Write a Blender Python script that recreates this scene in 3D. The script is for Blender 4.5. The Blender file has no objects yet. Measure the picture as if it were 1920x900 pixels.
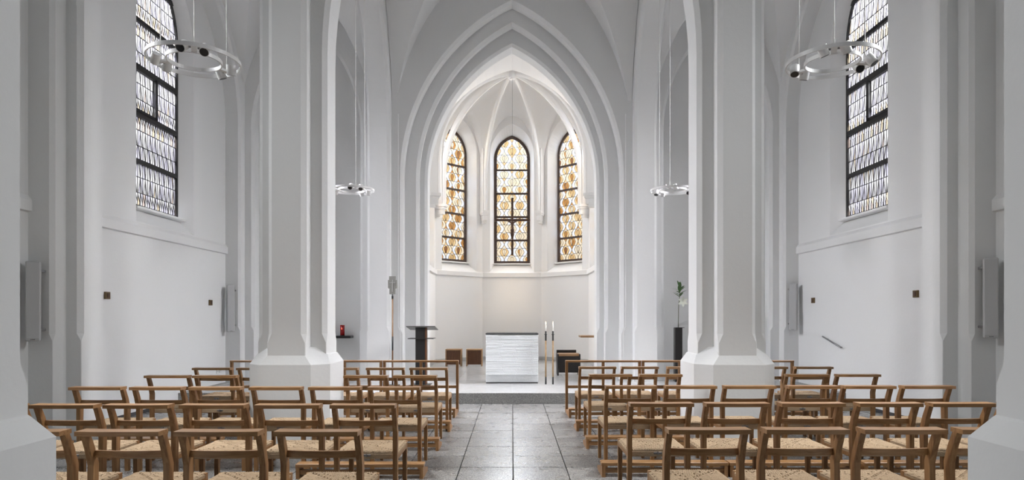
import bpy, math, random
from mathutils import Vector, Matrix
random.seed(7)
S = bpy.context.scene
C = bpy.context.collection
PI = math.pi

# ------------------------------------------------------------------ camera, sky, lights, exposure
cam = bpy.data.cameras.new('camera')
cam.sensor_width = 36.0
cam.lens = 22.5
cam.shift_y = 142.0 / 1920.0
cam.clip_start = 0.05
camo = bpy.data.objects.new('camera', cam)
C.objects.link(camo)
camo.location = (0, 0, 1.4)
camo.rotation_euler = (PI / 2, 0, 0)
S.camera = camo

world = bpy.data.worlds.new('overcast_sky')
S.world = world
world.use_nodes = True
bg = world.node_tree.nodes['Background']
bg.inputs[0].default_value = (0.97, 0.98, 1.0, 1)
bg.inputs[1].default_value = 0.86

S.view_settings.view_transform = 'Standard'
S.view_settings.look = 'None'
S.view_settings.gamma = 1.0
S.view_settings.use_curve_mapping = False
S.view_settings.exposure = 0.19

# daylight standing outside each window (rectangles of bright sky just beyond the panes)
BAYS = [-7.06, -2.23, 2.60, 7.43, 12.26]
POWER_AISLE = [40.0, 85.0, 560.0, 1850.0]
POWER_APSE = 590.0


def area_light(name, loc, rot, sx, sy, power, col=(1, 1, 1), spread=PI):
    l = bpy.data.lights.new(name, 'AREA')
    l.shape = 'RECTANGLE'
    l.size = sx
    l.size_y = sy
    l.energy = power
    l.color = col
    l.spread = spread
    o = bpy.data.objects.new(name, l)
    C.objects.link(o)
    o.location = loc
    o.rotation_euler = rot
    return o


for i in range(4):
    ym = (BAYS[i] + BAYS[i + 1]) / 2
    for s in (-1, 1):
        area_light('aisle_daylight', (s * 8.2, ym, 7.4), (PI / 2 - .74, 0, s * PI / 2), 3.2, 3.4, POWER_AISLE[i], (0.985, 0.995, 0.985), math.radians(100))
APC = Vector((0, 15.8, 0))     # centre of the five-sided apse
FAC = [(-PI / 2, 'W'), (-PI / 4, 'NW'), (0.0, 'N'), (PI / 4, 'NE'), (PI / 2, 'E')]
for a, _n in FAC:
    # facet direction measured from +y towards +x
    p = APC + Vector((math.sin(a), math.cos(a), 0)) * 3.9
    area_light('apse_daylight', (p.x, p.y, 6.0), (PI / 2 - .55, 0, PI - a), 1.6, 3.2, POWER_APSE, (0.73, 0.89, 1.19))


# ------------------------------------------------------------------ materials
MATS = {}


def mat(name, col, rough=0.6, metal=0.0, noise=None, bump=None, spec=0.5, coat=0.0):
    m = bpy.data.materials.new(name)
    m.use_nodes = True
    nt = m.node_tree
    b = nt.nodes['Principled BSDF']
    b.inputs['Base Color'].default_value = (*col, 1)
    b.inputs['Roughness'].default_value = rough
    b.inputs['Metallic'].default_value = metal
    b.inputs['Specular IOR Level'].default_value = spec
    tc = nt.nodes.new('ShaderNodeTexCoord')
    if noise:
        sc, amt = noise
        n = nt.nodes.new('ShaderNodeTexNoise')
        n.inputs['Scale'].default_value = sc
        n.inputs['Detail'].default_value = 5
        nt.links.new(tc.outputs['Object'], n.inputs['Vector'])
        mx = nt.nodes.new('ShaderNodeMix')
        mx.data_type = 'RGBA'
        mx.inputs[6].default_value = (*[c * (1 - amt) for c in col], 1)
        mx.inputs[7].default_value = (*[min(1, c * (1 + amt)) for c in col], 1)
        nt.links.new(n.outputs['Fac'], mx.inputs[0])
        nt.links.new(mx.outputs[2], b.inputs['Base Color'])
    if bump:
        sc, st = bump
        n2 = nt.nodes.new('ShaderNodeTexNoise')
        n2.inputs['Scale'].default_value = sc
        n2.inputs['Detail'].default_value = 4
        nt.links.new(tc.outputs['Object'], n2.inputs['Vector'])
        bp = nt.nodes.new('ShaderNodeBump')
        bp.inputs['Strength'].default_value = st
        bp.inputs['Distance'].default_value = 0.01
        nt.links.new(n2.outputs['Fac'], bp.inputs['Height'])
        nt.links.new(bp.outputs['Normal'], b.inputs['Normal'])
    MATS[name] = m
    return m


def wood(name, c1, c2, scale=(3, 3, 45), rough=0.45):
    m = bpy.data.materials.new(name)
    m.use_nodes = True
    nt = m.node_tree
    b = nt.nodes['Principled BSDF']
    tc = nt.nodes.new('ShaderNodeTexCoord')
    mp = nt.nodes.new('ShaderNodeMapping')
    mp.inputs['Scale'].default_value = scale
    oi = nt.nodes.new('ShaderNodeObjectInfo')
    ad = nt.nodes.new('ShaderNodeVectorMath')
    ad.operation = 'ADD'
    nt.links.new(tc.outputs['Object'], mp.inputs['Vector'])
    nt.links.new(mp.outputs['Vector'], ad.inputs[0])
    mu = nt.nodes.new('ShaderNodeMath')
    mu.operation = 'MULTIPLY'
    mu.inputs[1].default_value = 37.0
    nt.links.new(oi.outputs['Random'], mu.inputs[0])
    nt.links.new(mu.outputs[0], ad.inputs[1])
    n = nt.nodes.new('ShaderNodeTexNoise')
    n.inputs['Scale'].default_value = 1.6
    n.inputs['Detail'].default_value = 6
    n.inputs['Distortion'].default_value = 0.6
    nt.links.new(ad.outputs[0], n.inputs['Vector'])
    cr = nt.nodes.new('ShaderNodeValToRGB')
    cr.color_ramp.elements[0].position = 0.3
    cr.color_ramp.elements[0].color = (*c1, 1)
    cr.color_ramp.elements[1].position = 0.7
    cr.color_ramp.elements[1].color = (*c2, 1)
    nt.links.new(n.outputs['Fac'], cr.inputs[0])
    nt.links.new(cr.outputs[0], b.inputs['Base Color'])
    b.inputs['Roughness'].default_value = rough
    bp = nt.nodes.new('ShaderNodeBump')
    bp.inputs['Strength'].default_value = 0.08
    bp.inputs['Distance'].default_value = 0.004
    nt.links.new(n.outputs['Fac'], bp.inputs['Height'])
    nt.links.new(bp.outputs['Normal'], b.inputs['Normal'])
    MATS[name] = m
    return m


def terrazzo(name, dark, light, fleck, scale, rough, bumpy=0.0, vary=0.12):
    m = bpy.data.materials.new(name)
    m.use_nodes = True
    nt = m.node_tree
    b = nt.nodes['Principled BSDF']
    geo = nt.nodes.new('ShaderNodeNewGeometry')
    v = nt.nodes.new('ShaderNodeTexVoronoi')
    v.inputs['Scale'].default_value = scale
    nt.links.new(geo.outputs['Position'], v.inputs['Vector'])
    cr = nt.nodes.new('ShaderNodeValToRGB')
    cr.color_ramp.interpolation = 'CONSTANT'
    e = cr.color_ramp.elements
    e[0].position = 0.0
    e[0].color = (*dark, 1)
    e[1].position = 0.45
    e[1].color = (*light, 1)
    e2 = e.new(0.80)
    e2.color = (*fleck, 1)
    sep = nt.nodes.new('ShaderNodeSeparateColor')
    nt.links.new(v.outputs['Color'], sep.inputs[0])
    nt.links.new(sep.outputs[0], cr.inputs[0])
    oi = nt.nodes.new('ShaderNodeObjectInfo')
    mr = nt.nodes.new('ShaderNodeMapRange')
    mr.inputs[3].default_value = 1 - vary
    mr.inputs[4].default_value = 1 + vary
    nt.links.new(oi.outputs['Random'], mr.inputs[0])
    hs = nt.nodes.new('ShaderNodeHueSaturation')
    nt.links.new(mr.outputs[0], hs.inputs['Value'])
    nt.links.new(cr.outputs[0], hs.inputs['Color'])
    nt.links.new(hs.outputs[0], b.inputs['Base Color'])
    n = nt.nodes.new('ShaderNodeTexNoise')
    n.inputs['Scale'].default_value = 5
    nt.links.new(geo.outputs['Position'], n.inputs['Vector'])
    mr2 = nt.nodes.new('ShaderNodeMapRange')
    mr2.inputs[3].default_value = rough * 0.75
    mr2.inputs[4].default_value = rough * 1.3
    nt.links.new(n.outputs['Fac'], mr2.inputs[0])
    nt.links.new(mr2.outputs[0], b.inputs['Roughness'])
    if bumpy:
        bp = nt.nodes.new('ShaderNodeBump')
        bp.inputs['Strength'].default_value = bumpy
        bp.inputs['Distance'].default_value = 0.003
        nt.links.new(n.outputs['Fac'], bp.inputs['Height'])
        nt.links.new(bp.outputs['Normal'], b.inputs['Normal'])
    MATS[name] = m
    return m


def glass(name, col, scatter=0.03):
    m = bpy.data.materials.new(name)
    m.use_nodes = True
    nt = m.node_tree
    for n in list(nt.nodes):
        nt.nodes.remove(n)
    out = nt.nodes.new('ShaderNodeOutputMaterial')
    tr = nt.nodes.new('ShaderNodeBsdfTransparent')
    tl = nt.nodes.new('ShaderNodeBsdfTranslucent')
    gl = nt.nodes.new('ShaderNodeBsdfGlossy')
    gl.inputs['Roughness'].default_value = 0.15
    gl.inputs['Color'].default_value = (0.6, 0.6, 0.6, 1)
    geo = nt.nodes.new('ShaderNodeNewGeometry')
    n = nt.nodes.new('ShaderNodeTexNoise')
    n.inputs['Scale'].default_value = 9.0
    n.inputs['Detail'].default_value = 3
    nt.links.new(geo.outputs['Position'], n.inputs['Vector'])
    mx = nt.nodes.new('ShaderNodeMix')
    mx.data_type = 'RGBA'
    mx.inputs[6].default_value = (*[c ** 1.5 for c in col], 1)
    mx.inputs[7].default_value = (*[c ** 0.75 for c in col], 1)
    nt.links.new(n.outputs['Fac'], mx.inputs[0])
    nt.links.new(mx.outputs[2], tr.inputs['Color'])
    nt.links.new(mx.outputs[2], tl.inputs['Color'])
    a = nt.nodes.new('ShaderNodeMixShader')
    a.inputs[0].default_value = scatter
    nt.links.new(tr.outputs[0], a.inputs[1])
    nt.links.new(tl.outputs[0], a.inputs[2])
    c = nt.nodes.new('ShaderNodeMixShader')
    c.inputs[0].default_value = 0.03
    nt.links.new(a.outputs[0], c.inputs[1])
    nt.links.new(gl.outputs[0], c.inputs[2])
    nt.links.new(c.outputs[0], out.inputs[0])
    MATS[name] = m
    return m


def emit(name, col, st):
    m = bpy.data.materials.new(name)
    m.use_nodes = True
    b = m.node_tree.nodes['Principled BSDF']
    b.inputs['Base Color'].default_value = (*col, 1)
    b.inputs['Emission Color'].default_value = (*col, 1)
    b.inputs['Emission Strength'].default_value = st
    MATS[name] = m
    return m


mat('plaster', (0.798, 0.807, 0.806), 0.85, noise=(1.3, 0.015), bump=(24, 0.14), spec=0.25)
mat('plaster_smooth', (0.82, 0.815, 0.805), 0.8, noise=(2.0, 0.01), bump=(30, 0.05), spec=0.25)
mat('grey_base', (0.50, 0.50, 0.50), 0.6, noise=(6, 0.06))
mat('dark_base', (0.05, 0.05, 0.055), 0.6, noise=(6, 0.06))
mat('iron', (0.018, 0.017, 0.018), 0.5, noise=(20, 0.2))
mat('brown_iron', (0.055, 0.032, 0.024), 0.5, noise=(20, 0.2))
mat('lead', (0.03, 0.026, 0.026), 0.5, noise=(20, 0.2))
mat('lead_brown', (0.055, 0.036, 0.026), 0.5, noise=(20, 0.2))
mat('black_metal', (0.012, 0.012, 0.013), 0.4, noise=(10, 0.15))
mat('black_satin', (0.016, 0.015, 0.015), 0.35, noise=(8, 0.15))
mat('lectern_grey', (0.10, 0.098, 0.095), 0.3, noise=(10, 0.1))
mat('slate', (0.035, 0.036, 0.038), 0.75, noise=(10, 0.15), spec=0.15)
mat('grey_metal', (0.33, 0.33, 0.34), 0.35, 0.9, noise=(15, 0.1))
mat('lamp_white', (0.72, 0.72, 0.72), 0.35, noise=(8, 0.02))
mat('lamp_lens', (0.03, 0.03, 0.032), 0.25, noise=(90, 0.4))
mat('lamp_cable', (0.62, 0.62, 0.60), 0.5, noise=(8, 0.05))
mat('speaker_grey', (0.50, 0.505, 0.51), 0.5, noise=(200, 0.12), bump=(400, 0.2))
mat('brass', (0.16, 0.11, 0.055), 0.45, 0.6, noise=(40, 0.3))
mat('bronze', (0.085, 0.045, 0.028), 0.5, 0.2, noise=(20, 0.3))
mat('altar_brick', (0.74, 0.765, 0.78), 0.6, noise=(14, 0.05), bump=(45, 0.3))
mat('altar_brick_dim', (0.64, 0.665, 0.68), 0.6, noise=(14, 0.07), bump=(45, 0.25))
mat('candle_wax', (0.85, 0.83, 0.78), 0.5, noise=(8, 0.03))
mat('red_glass', (0.35, 0.006, 0.006), 0.2, noise=(8, 0.1))
mat('leaf', (0.06, 0.13, 0.035), 0.45, noise=(18, 0.3))
mat('stem', (0.10, 0.12, 0.06), 0.5, noise=(18, 0.2))
mat('petal', (0.72, 0.75, 0.66), 0.5, noise=(18, 0.06))
mat('plaque_stone', (0.27, 0.27, 0.25), 0.5, noise=(60, 0.35), bump=(60, 0.3))
mat('silver', (0.8, 0.8, 0.8), 0.25, 0.4, noise=(8, 0.02))
mat('socket_white', (0.75, 0.75, 0.75), 0.4, noise=(8, 0.02))
mat('cord', (0.50, 0.375, 0.25), 0.85, noise=(40, 0.16), bump=(160, 0.5), spec=0.2)
mat('cord_dark', (0.10, 0.055, 0.028), 0.9, noise=(40, 0.2))
wood('oak', (0.22, 0.100, 0.035), (0.39, 0.215, 0.09), scale=(40, 40, 3))
wood('oak_x', (0.235, 0.11, 0.039), (0.43, 0.245, 0.108), scale=(3, 30, 30), rough=0.33)
wood('oak_light', (0.29, 0.155, 0.07), (0.42, 0.25, 0.125), scale=(4, 30, 30))
wood('oak_brown', (0.085, 0.030, 0.010), (0.14, 0.055, 0.02), scale=(30, 30, 4))
wood('pole_wood', (0.26, 0.16, 0.075), (0.42, 0.28, 0.14), scale=(20, 20, 4))
wood('pole_wood_dark', (0.15, 0.075, 0.035), (0.25, 0.14, 0.07), scale=(20, 20, 4))
terrazzo('terrazzo', (0.10, 0.10, 0.102), (0.23, 0.227, 0.22), (0.47, 0.46, 0.44), 170, 0.28, 0.02)
terrazzo('terrazzo_step', (0.24, 0.245, 0.24), (0.36, 0.365, 0.36), (0.48, 0.48, 0.465), 150, 0.55, 0.05)
terrazzo('terrazzo_light', (0.44, 0.445, 0.45), (0.49, 0.49, 0.495), (0.54, 0.54, 0.54), 170, 0.20, 0.03, 0.05)
mat('joint', (0.05, 0.05, 0.05), 0.9, noise=(20, 0.2))
glass('glass_white', (0.93, 0.93, 0.95))
glass('glass_lavender', (0.80, 0.79, 0.92))
glass('glass_tan', (0.84, 0.72, 0.55))
glass('glass_rose', (0.86, 0.72, 0.66))
glass('glass_clear', (0.95, 0.92, 0.88))
glass('glass_cream', (0.95, 0.80, 0.58))
glass('glass_amber', (0.88, 0.60, 0.28))
glass('glass_deep', (0.66, 0.33, 0.09))
glass('glass_brown', (0.40, 0.17, 0.06))
emit('flame', (1.0, 0.72, 0.38), 6.0)
emit('flame_red', (1.0, 0.10, 0.04), 3.0)
M = MATS


# ------------------------------------------------------------------ mesh helpers
class MB:
    def __init__(self):
        self.v = []
        self.f = []
        self.m = []

    def add(self, vs, fs, mi=0, P=None):
        b = len(self.v)
        self.v += [tuple(P(*p)) if P else tuple(p) for p in vs]
        for f in fs:
            self.f.append(tuple(b + i for i in f))
            self.m.append(mi)
        return self

    def quad(self, a, b, c, d, mi=0, P=None):
        return self.add([a, b, c, d], [(0, 1, 2, 3)], mi, P)

    def box(self, x0, x1, y0, y1, z0, z1, mi=0, bev=0.0, P=None):
        if bev <= 0:
            vs = [(x0, y0, z0), (x1, y0, z0), (x1, y1, z0), (x0, y1, z0), (x0, y0, z1), (x1, y0, z1), (x1, y1, z1), (x0, y1, z1)]
            fs = [(3, 2, 1, 0), (4, 5, 6, 7), (0, 1, 5, 4), (1, 2, 6, 5), (2, 3, 7, 6), (3, 0, 4, 7)]
            return self.add(vs, fs, mi, P)
        b = bev
        # chamfered box, 24 corner vertices
        X, Y, Z = (x0, x1), (y0, y1), (z0, z1)
        vs = []
        idx = {}
        for i in (0, 1):
            for j in (0, 1):
                for k in (0, 1):
                    sx, sy, sz = (b if i == 0 else -b), (b if j == 0 else -b), (b if k == 0 else -b)
                    for ax in range(3):
                        p = [X[i] + sx, Y[j] + sy, Z[k] + sz]
                        p[ax] = (X[i], Y[j], Z[k])[ax]
                        idx[(i, j, k, ax)] = len(vs)
                        vs.append(tuple(p))
        g = idx
        fs = []
        fs += [(g[0, 0, 0, 0], g[0, 0, 1, 0], g[0, 1, 1, 0], g[0, 1, 0, 0]), (g[1, 0, 0, 0], g[1, 1, 0, 0], g[1, 1, 1, 0], g[1, 0, 1, 0])]
        fs += [(g[0, 0, 0, 1], g[1, 0, 0, 1], g[1, 0, 1, 1], g[0, 0, 1, 1]), (g[0, 1, 0, 1], g[0, 1, 1, 1], g[1, 1, 1, 1], g[1, 1, 0, 1])]
        fs += [(g[0, 0, 0, 2], g[0, 1, 0, 2], g[1, 1, 0, 2], g[1, 0, 0, 2]), (g[0, 0, 1, 2], g[1, 0, 1, 2], g[1, 1, 1, 2], g[0, 1, 1, 2])]
        for i in (0, 1):
            for j in (0, 1):
                fs.append((g[i, j, 0, 0], g[i, j, 1, 0], g[i, j, 1, 1], g[i, j, 0, 1]))
                fs.append((g[i, 0, j, 0], g[i, 1, j, 0], g[i, 1, j, 2], g[i, 0, j, 2]))
                fs.append((g[0, i, j, 1], g[1, i, j, 1], g[1, i, j, 2], g[0, i, j, 2]))
        for i in (0, 1):
            for j in (0, 1):
                for k in (0, 1):
                    fs.append((g[i, j, k, 0], g[i, j, k, 1], g[i, j, k, 2]))
        return self.add(vs, fs, mi, P)

    def prism(self, poly, h0, h1, axis='z', mi=0, P=None):
        """polygon extruded along an axis; poly = list of 2-D points"""
        n = len(poly)
        if axis == 'z':
            vs = [(a, b, h0) for a, b in poly] + [(a, b, h1) for a, b in poly]
        elif axis == 'x':
            vs = [(h0, a, b) for a, b in poly] + [(h1, a, b) for a, b in poly]
        else:
            vs = [(a, h0, b) for a, b in poly] + [(a, h1, b) for a, b in poly]
        fs = [tuple(range(n))[::-1], tuple(range(n, 2 * n))]
        fs += [(i, (i + 1) % n, n + (i + 1) % n, n + i) for i in range(n)]
        return self.add(vs, fs, mi, P)

    def loft(self, secs, mi=0, cap=True, P=None):
        n = len(secs[0])
        vs = [p for s in secs for p in s]
        fs = []
        for k in range(len(secs) - 1):
            for i in range(n):
                j = (i + 1) % n
                fs.append((k * n + i, k * n + j, (k + 1) * n + j, (k + 1) * n + i))
        if cap:
            fs.append(tuple(range(n))[::-1])
            fs.append(tuple(range((len(secs) - 1) * n, len(secs) * n)))
        return self.add(vs, fs, mi, P)

    def tube(self, pts, r, n=8, mi=0, P=None):
        pts = [Vector(p) for p in pts]
        rr = r if isinstance(r, (list, tuple)) else [r] * len(pts)
        secs = []
        up = Vector((0, 0, 1))
        for i, p in enumerate(pts):
            d = (pts[min(i + 1, len(pts) - 1)] - pts[max(i - 1, 0)]).normalized()
            a = d.cross(up)
            if a.length < 1e-4:
                a = Vector((1, 0, 0))
            a.normalize()
            b = a.cross(d).normalized()
            secs.append([tuple(p + a * math.cos(t) * rr[i] + b * math.sin(t) * rr[i]) for t in [2 * PI * k / n for k in range(n)]])
        return self.loft(secs, mi, True, P)

    def cyl(self, c, r, z0, z1, n=16, mi=0, r1=None):
        r1 = r if r1 is None else r1
        s = lambda rr, z: [(c[0] + rr * math.cos(2 * PI * k / n), c[1] + rr * math.sin(2 * PI * k / n), z) for k in range(n)]
        return self.loft([s(r, z0), s(r1, z1)], mi)

    def ring(self, r, th, z0, z1, n=64, mi=0):
        vs = []
        for k in range(n):
            a = 2 * PI * k / n
            for rr, z in ((r, z0), (r, z1), (r - th, z1), (r - th, z0)):
                vs.append((rr * math.cos(a), rr * math.sin(a), z))
        fs = []
        for k in range(n):
            for q in range(4):
                fs.append((k * 4 + q, ((k + 1) % n) * 4 + q, ((k + 1) % n) * 4 + (q + 1) % 4, k * 4 + (q + 1) % 4))
        return self.add(vs, fs, mi)

    def mesh(self, name, mats, smooth=False):
        me = bpy.data.meshes.new(name)
        me.from_pydata(self.v, [], self.f)
        for mm in (mats if isinstance(mats, (list, tuple)) else [mats]):
            me.materials.append(M[mm])
        if any(self.m):
            me.polygons.foreach_set('material_index', self.m)
        if smooth:
            me.polygons.foreach_set('use_smooth', [True] * len(me.polygons))
        me.validate()
        me.update()
        import bmesh
        bm = bmesh.new()
        bm.from_mesh(me)
        bmesh.ops.recalc_face_normals(bm, faces=bm.faces)
        bm.to_mesh(me)
        bm.free()
        return me

    def build(self, name, mats, parent=None, smooth=False, loc=None, rotz=0.0):
        return obj(name, self.mesh(name, mats, smooth), parent, loc, rotz)


def obj(name, me, parent=None, loc=None, rotz=0.0):
    o = bpy.data.objects.new(name, me)
    C.objects.link(o)
    if parent is not None:
        o.parent = parent
    if loc is not None:
        o.location = loc
    o.rotation_euler = (0, 0, rotz)
    return o


def tag(o, label, cat, group=None, kind=None):
    o['label'] = label
    o['category'] = cat
    if group:
        o['group'] = group
    if kind:
        o['kind'] = kind
    return o


def empty(name, loc=(0, 0, 0), rotz=0.0):
    return obj(name, None, None, loc, rotz)


def copy_tree(o, parent=None):
    c = o.copy()
    C.objects.link(c)
    c.parent = parent
    for ch in list(o.children):
        copy_tree(ch, c)
    return c


# ------------------------------------------------------------------ pointed-arch helpers
def arch_cx(w, h):
    return (h * h - w * w) / (2 * w)


def arch_z(w, h, u):
    """height above the spring of a pointed arch of half-width w, rise h, at offset u"""
    cx = arch_cx(w, h)
    R = w + cx
    u = min(abs(u), w)
    return math.sqrt(max(R * R - (u + cx) ** 2, 0.0))


def arch_pts(w, h, z0, n=14):
    """left half: points and outward normals from spring to apex"""
    cx = arch_cx(w, h)
    R = w + cx
    fa = math.acos(max(-1, min(1, cx / R)))
    out = []
    for i in range(n + 1):
        f = fa * i / n
        out.append(((cx - R * math.cos(f), z0 + R * math.sin(f)), (-math.cos(f), math.sin(f))))
    return out


def opening(w, h, z0, zlev, n=14):
    """full opening outline, left foot -> apex -> right foot: list of (u, z, nu, nz, kind)"""
    L = []
    for z in zlev:
        if z < z0 - 1e-6:
            L.append((-w, z, -1.0, 0.0, 'j'))
    ap = arch_pts(w, h, z0, n)
    for (u, z), (nu, nz) in ap[:-1]:
        L.append((u, z, nu, nz, 'a'))
    (u, z), (nu, nz) = ap[-1]
    apex = (0.0, z, 0.0, 1.0 / max(nz, 0.3), 'a')
    R = [(-a, b, -c, d, e) for a, b, c, d, e in reversed(L)]
    return L + [apex] + R


def wall_arch(mb, P, w, h, z0, uL, uR, zt, t0, t1, c=0.05, zlev=(), stops=None, back=True, n=14):
    """wall slab from depth t0 to t1 with a pointed opening; edges chamfered by c (chamfer dies below stops)"""
    op = opening(w, h, z0, zlev, n)

    def cc(z, k):
        if stops and k == 'j' and z < stops:
            return 0.004
        return c
    A, B, Cc, D = [], [], [], []
    for u, z, nu, nz, k in op:
        q = cc(z, k)
        A.append((u + nu * q, t0, z + nz * q))
        B.append((u, t0 + q, z))
        Cc.append((u, t1 - q, z))
        D.append((u + nu * q, t1, z + nz * q))
    for i in range(len(op) - 1):
        mb.quad(A[i], A[i + 1], B[i + 1], B[i], P=P)
        mb.quad(B[i], B[i + 1], Cc[i + 1], Cc[i], P=P)
        if back:
            mb.quad(Cc[i], Cc[i + 1], D[i + 1], D[i], P=P)
    for E, t in (((A, t0),) if not back else ((A, t0), (D, t1))):
        for i in range(len(op) - 1):
            k0, k1 = op[i][4], op[i + 1][4]
            if 'j' in (k0, k1):
                ub = uL if op[i][0] < 0 else uR
                mb.quad(E[i], E[i + 1], (ub, t, E[i + 1][2]), (ub, t, E[i][2]), P=P)
            else:
                mb.quad(E[i], E[i + 1], (E[i + 1][0], t, zt), (E[i][0], t, zt), P=P)
        # shoulders beside the arc
        s = next(i for i in range(len(op)) if op[i][4] == 'a')
        e = len(op) - 1 - s
        mb.quad((uL, t, E[s][2]), E[s], (E[s][0], t, zt), (uL, t, zt), P=P)
        mb.quad(E[e], (uR, t, E[e][2]), (uR, t, zt), (E[e][0], t, zt), P=P)


def win_outline(w, h, z0, zs, n=12):
    ap = arch_pts(w, h, z0, n)
    L = [(-w, zs)] + [p for p, _ in ap]
    return L + [(-u, z) for u, z in reversed(L[:-1])]


def win_wall(mb, P, uL, uR, zb, zt, outer, inner, depth, bev=0.0):
    """wall plane at v=0 with a splayed window recess running back to v=depth"""
    o = win_outline(*outer)
    i_ = win_outline(*inner)
    n = len(o)
    for k in range(n - 1):
        mb.quad((o[k][0], 0, o[k][1]), (o[k + 1][0], 0, o[k + 1][1]), (i_[k + 1][0], depth, i_[k + 1][1]), (i_[k][0], depth, i_[k][1]), P=P)
    # sloping sill
    mb.quad((o[0][0], 0, o[0][1]), (o[-1][0], 0, o[-1][1]), (i_[-1][0], depth, i_[-1][1]), (i_[0][0], depth, i_[0][1]), P=P)
    zs = outer[3]
    mb.quad((uL, 0, zb), (uR, 0, zb), (uR, 0, zs), (uL, 0, zs), P=P)
    z0 = outer[2]
    w = outer[0]
    mb.quad((uL, 0, zs), (-w, 0, zs), (-w, 0, z0), (uL, 0, z0), P=P)
    mb.quad((w, 0, zs), (uR, 0, zs), (uR, 0, z0), (w, 0, z0), P=P)
    mb.quad((uL, 0, z0), (-w, 0, z0), (-w, 0, zt), (uL, 0, zt), P=P)
    mb.quad((w, 0, z0), (uR, 0, z0), (uR, 0, zt), (w, 0, zt), P=P)
    for k in range(1, n - 2):
        mb.quad((o[k][0], 0, o[k][1]), (o[k + 1][0], 0, o[k + 1][1]), (o[k + 1][0], 0, zt), (o[k][0], 0, zt), P=P)


def clip_poly(poly, region):
    """Sutherland-Hodgman against a convex clockwise/ccw region"""
    ar = sum(region[i][0] * region[(i + 1) % len(region)][1] - region[(i + 1) % len(region)][0] * region[i][1] for i in range(len(region)))
    sg = 1 if ar > 0 else -1
    out = list(poly)
    for i in range(len(region)):
        a, b = region[i], region[(i + 1) % len(region)]
        if abs(a[0] - b[0]) + abs(a[1] - b[1]) < 1e-9:
            continue
        side = lambda p: sg * ((b[0] - a[0]) * (p[1] - a[1]) - (b[1] - a[1]) * (p[0] - a[0]))
        new = []
        for k in range(len(out)):
            p, q = out[k], out[(k + 1) % len(out)]
            sp, sq = side(p), side(q)
            if sp >= 0:
                new.append(p)
            if (sp >= 0) != (sq >= 0):
                t = sp / (sp - sq)
                new.append((p[0] + (q[0] - p[0]) * t, p[1] + (q[1] - p[1]) * t))
        out = new
        if len(out) < 3:
            return []
    res = []
    for p in out:
        if not res or abs(p[0] - res[-1][0]) + abs(p[1] - res[-1][1]) > 1e-5:
            res.append(p)
    return res if len(res) >= 3 else []


def poly_area(p):
    return abs(sum(p[i][0] * p[(i + 1) % len(p)][1] - p[(i + 1) % len(p)][0] * p[i][1] for i in range(len(p)))) / 2


# ------------------------------------------------------------------ floor
floor_mb = MB().box(-5.75, 5.75, -7.4, 10.2, -0.14, -0.012)
floor = floor_mb.build('floor', 'joint')
tag(floor, 'dark speckled terrazzo tile floor of the church nave', 'floor', kind='structure')
TW, TD = 0.4885, 0.4715
tile_me = MB().box(-TW / 2 + .004, TW / 2 - .004, -TD / 2 + .006, TD / 2 - .006, -0.014, 0.0, bev=0.002).mesh('tile', 'terrazzo')
rest = MB()
cols = range(-11, 11)
for r in range(0, 37):
    yc = 10.157 - TD * (r + 0.5)
    for c in cols:
        xc = 0.01 + TW * (c + 0.5)
        if r < 11 and abs(xc) < 5.28:
            obj('tile', tile_me, floor, (xc, yc, random.uniform(-.0006, .0006)))
        else:
            rest.box(xc - TW / 2 + .004, xc + TW / 2 - .004, yc - TD / 2 + .006, yc + TD / 2 - .006, -0.013, 0.0)
ro = rest.build('tile_field', 'terrazzo', floor)
ro['kind'] = 'stuff'

plat = MB()
plat.box(-5.45, 5.45, 10.158, 12.7, -0.05, 0.173, 0, bev=0.004)
po = plat.build('floor_platform', 'terrazzo_step')
tag(po, 'low raised sanctuary platform with speckled grey step front', 'platform', kind='structure')
SL = 1.02
slab_me = MB().box(-SL / 2 + .001, SL / 2 - .001, -SL / 2 + .001, SL / 2 - .001, 0.165, 0.1745).mesh('slab', 'terrazzo_light')
y = 10.17 + SL / 2
while y < 18.6:
    for k in range(-6, 6):
        xc = (k + 0.5) * SL
        if y < 12.4 or abs(xc) < 2.6:
            if abs(xc) < 5.4:
                obj('slab', slab_me, po, (xc, y, 0))
    y += SL
# floor bed under the apse slabs
MB().box(-2.6, 2.6, 12.6, 18.6, -0.05, 0.164).build('slab_bed', 'terrazzo_step', po)


# ------------------------------------------------------------------ pillars (cross-shaped shafts on chamfered plinths)
def cross_plan(e, a, c, ex=None):
    """cross plan, arm extent e (ex sideways), arm half-width a, outer corners chamfered by c"""
    ex = e if ex is None else ex
    q = [(a - c, -e), (a, -e + c), (a, -a), (ex - c, -a), (ex, -a + c)]
    pts = []
    pts += q
    pts += [(x, -y) for x, y in reversed(q)]
    pts += [(-x, -y) for x, y in q]
    pts += [(-x, y) for x, y in reversed(q)]
    return pts


def oct_plan(h, c):
    return [(h - c, -h), (h, -h + c), (h, h - c), (h - c, h), (-h + c, h), (-h, h - c), (-h, -h + c), (-h + c, -h)]


PX = 2.48
SPR = 4.90


def shaft_mesh(zb, zt):
    mb = MB()
    secs = [(zb, .006), (1.10, .006), (1.20, .05), (zt, .05)]
    mb.loft([[(x, y, z) for x, y in cross_plan(.40, .21, c, .385)] for z, c in secs])
    return mb.mesh('shaft', 'plaster')


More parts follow.
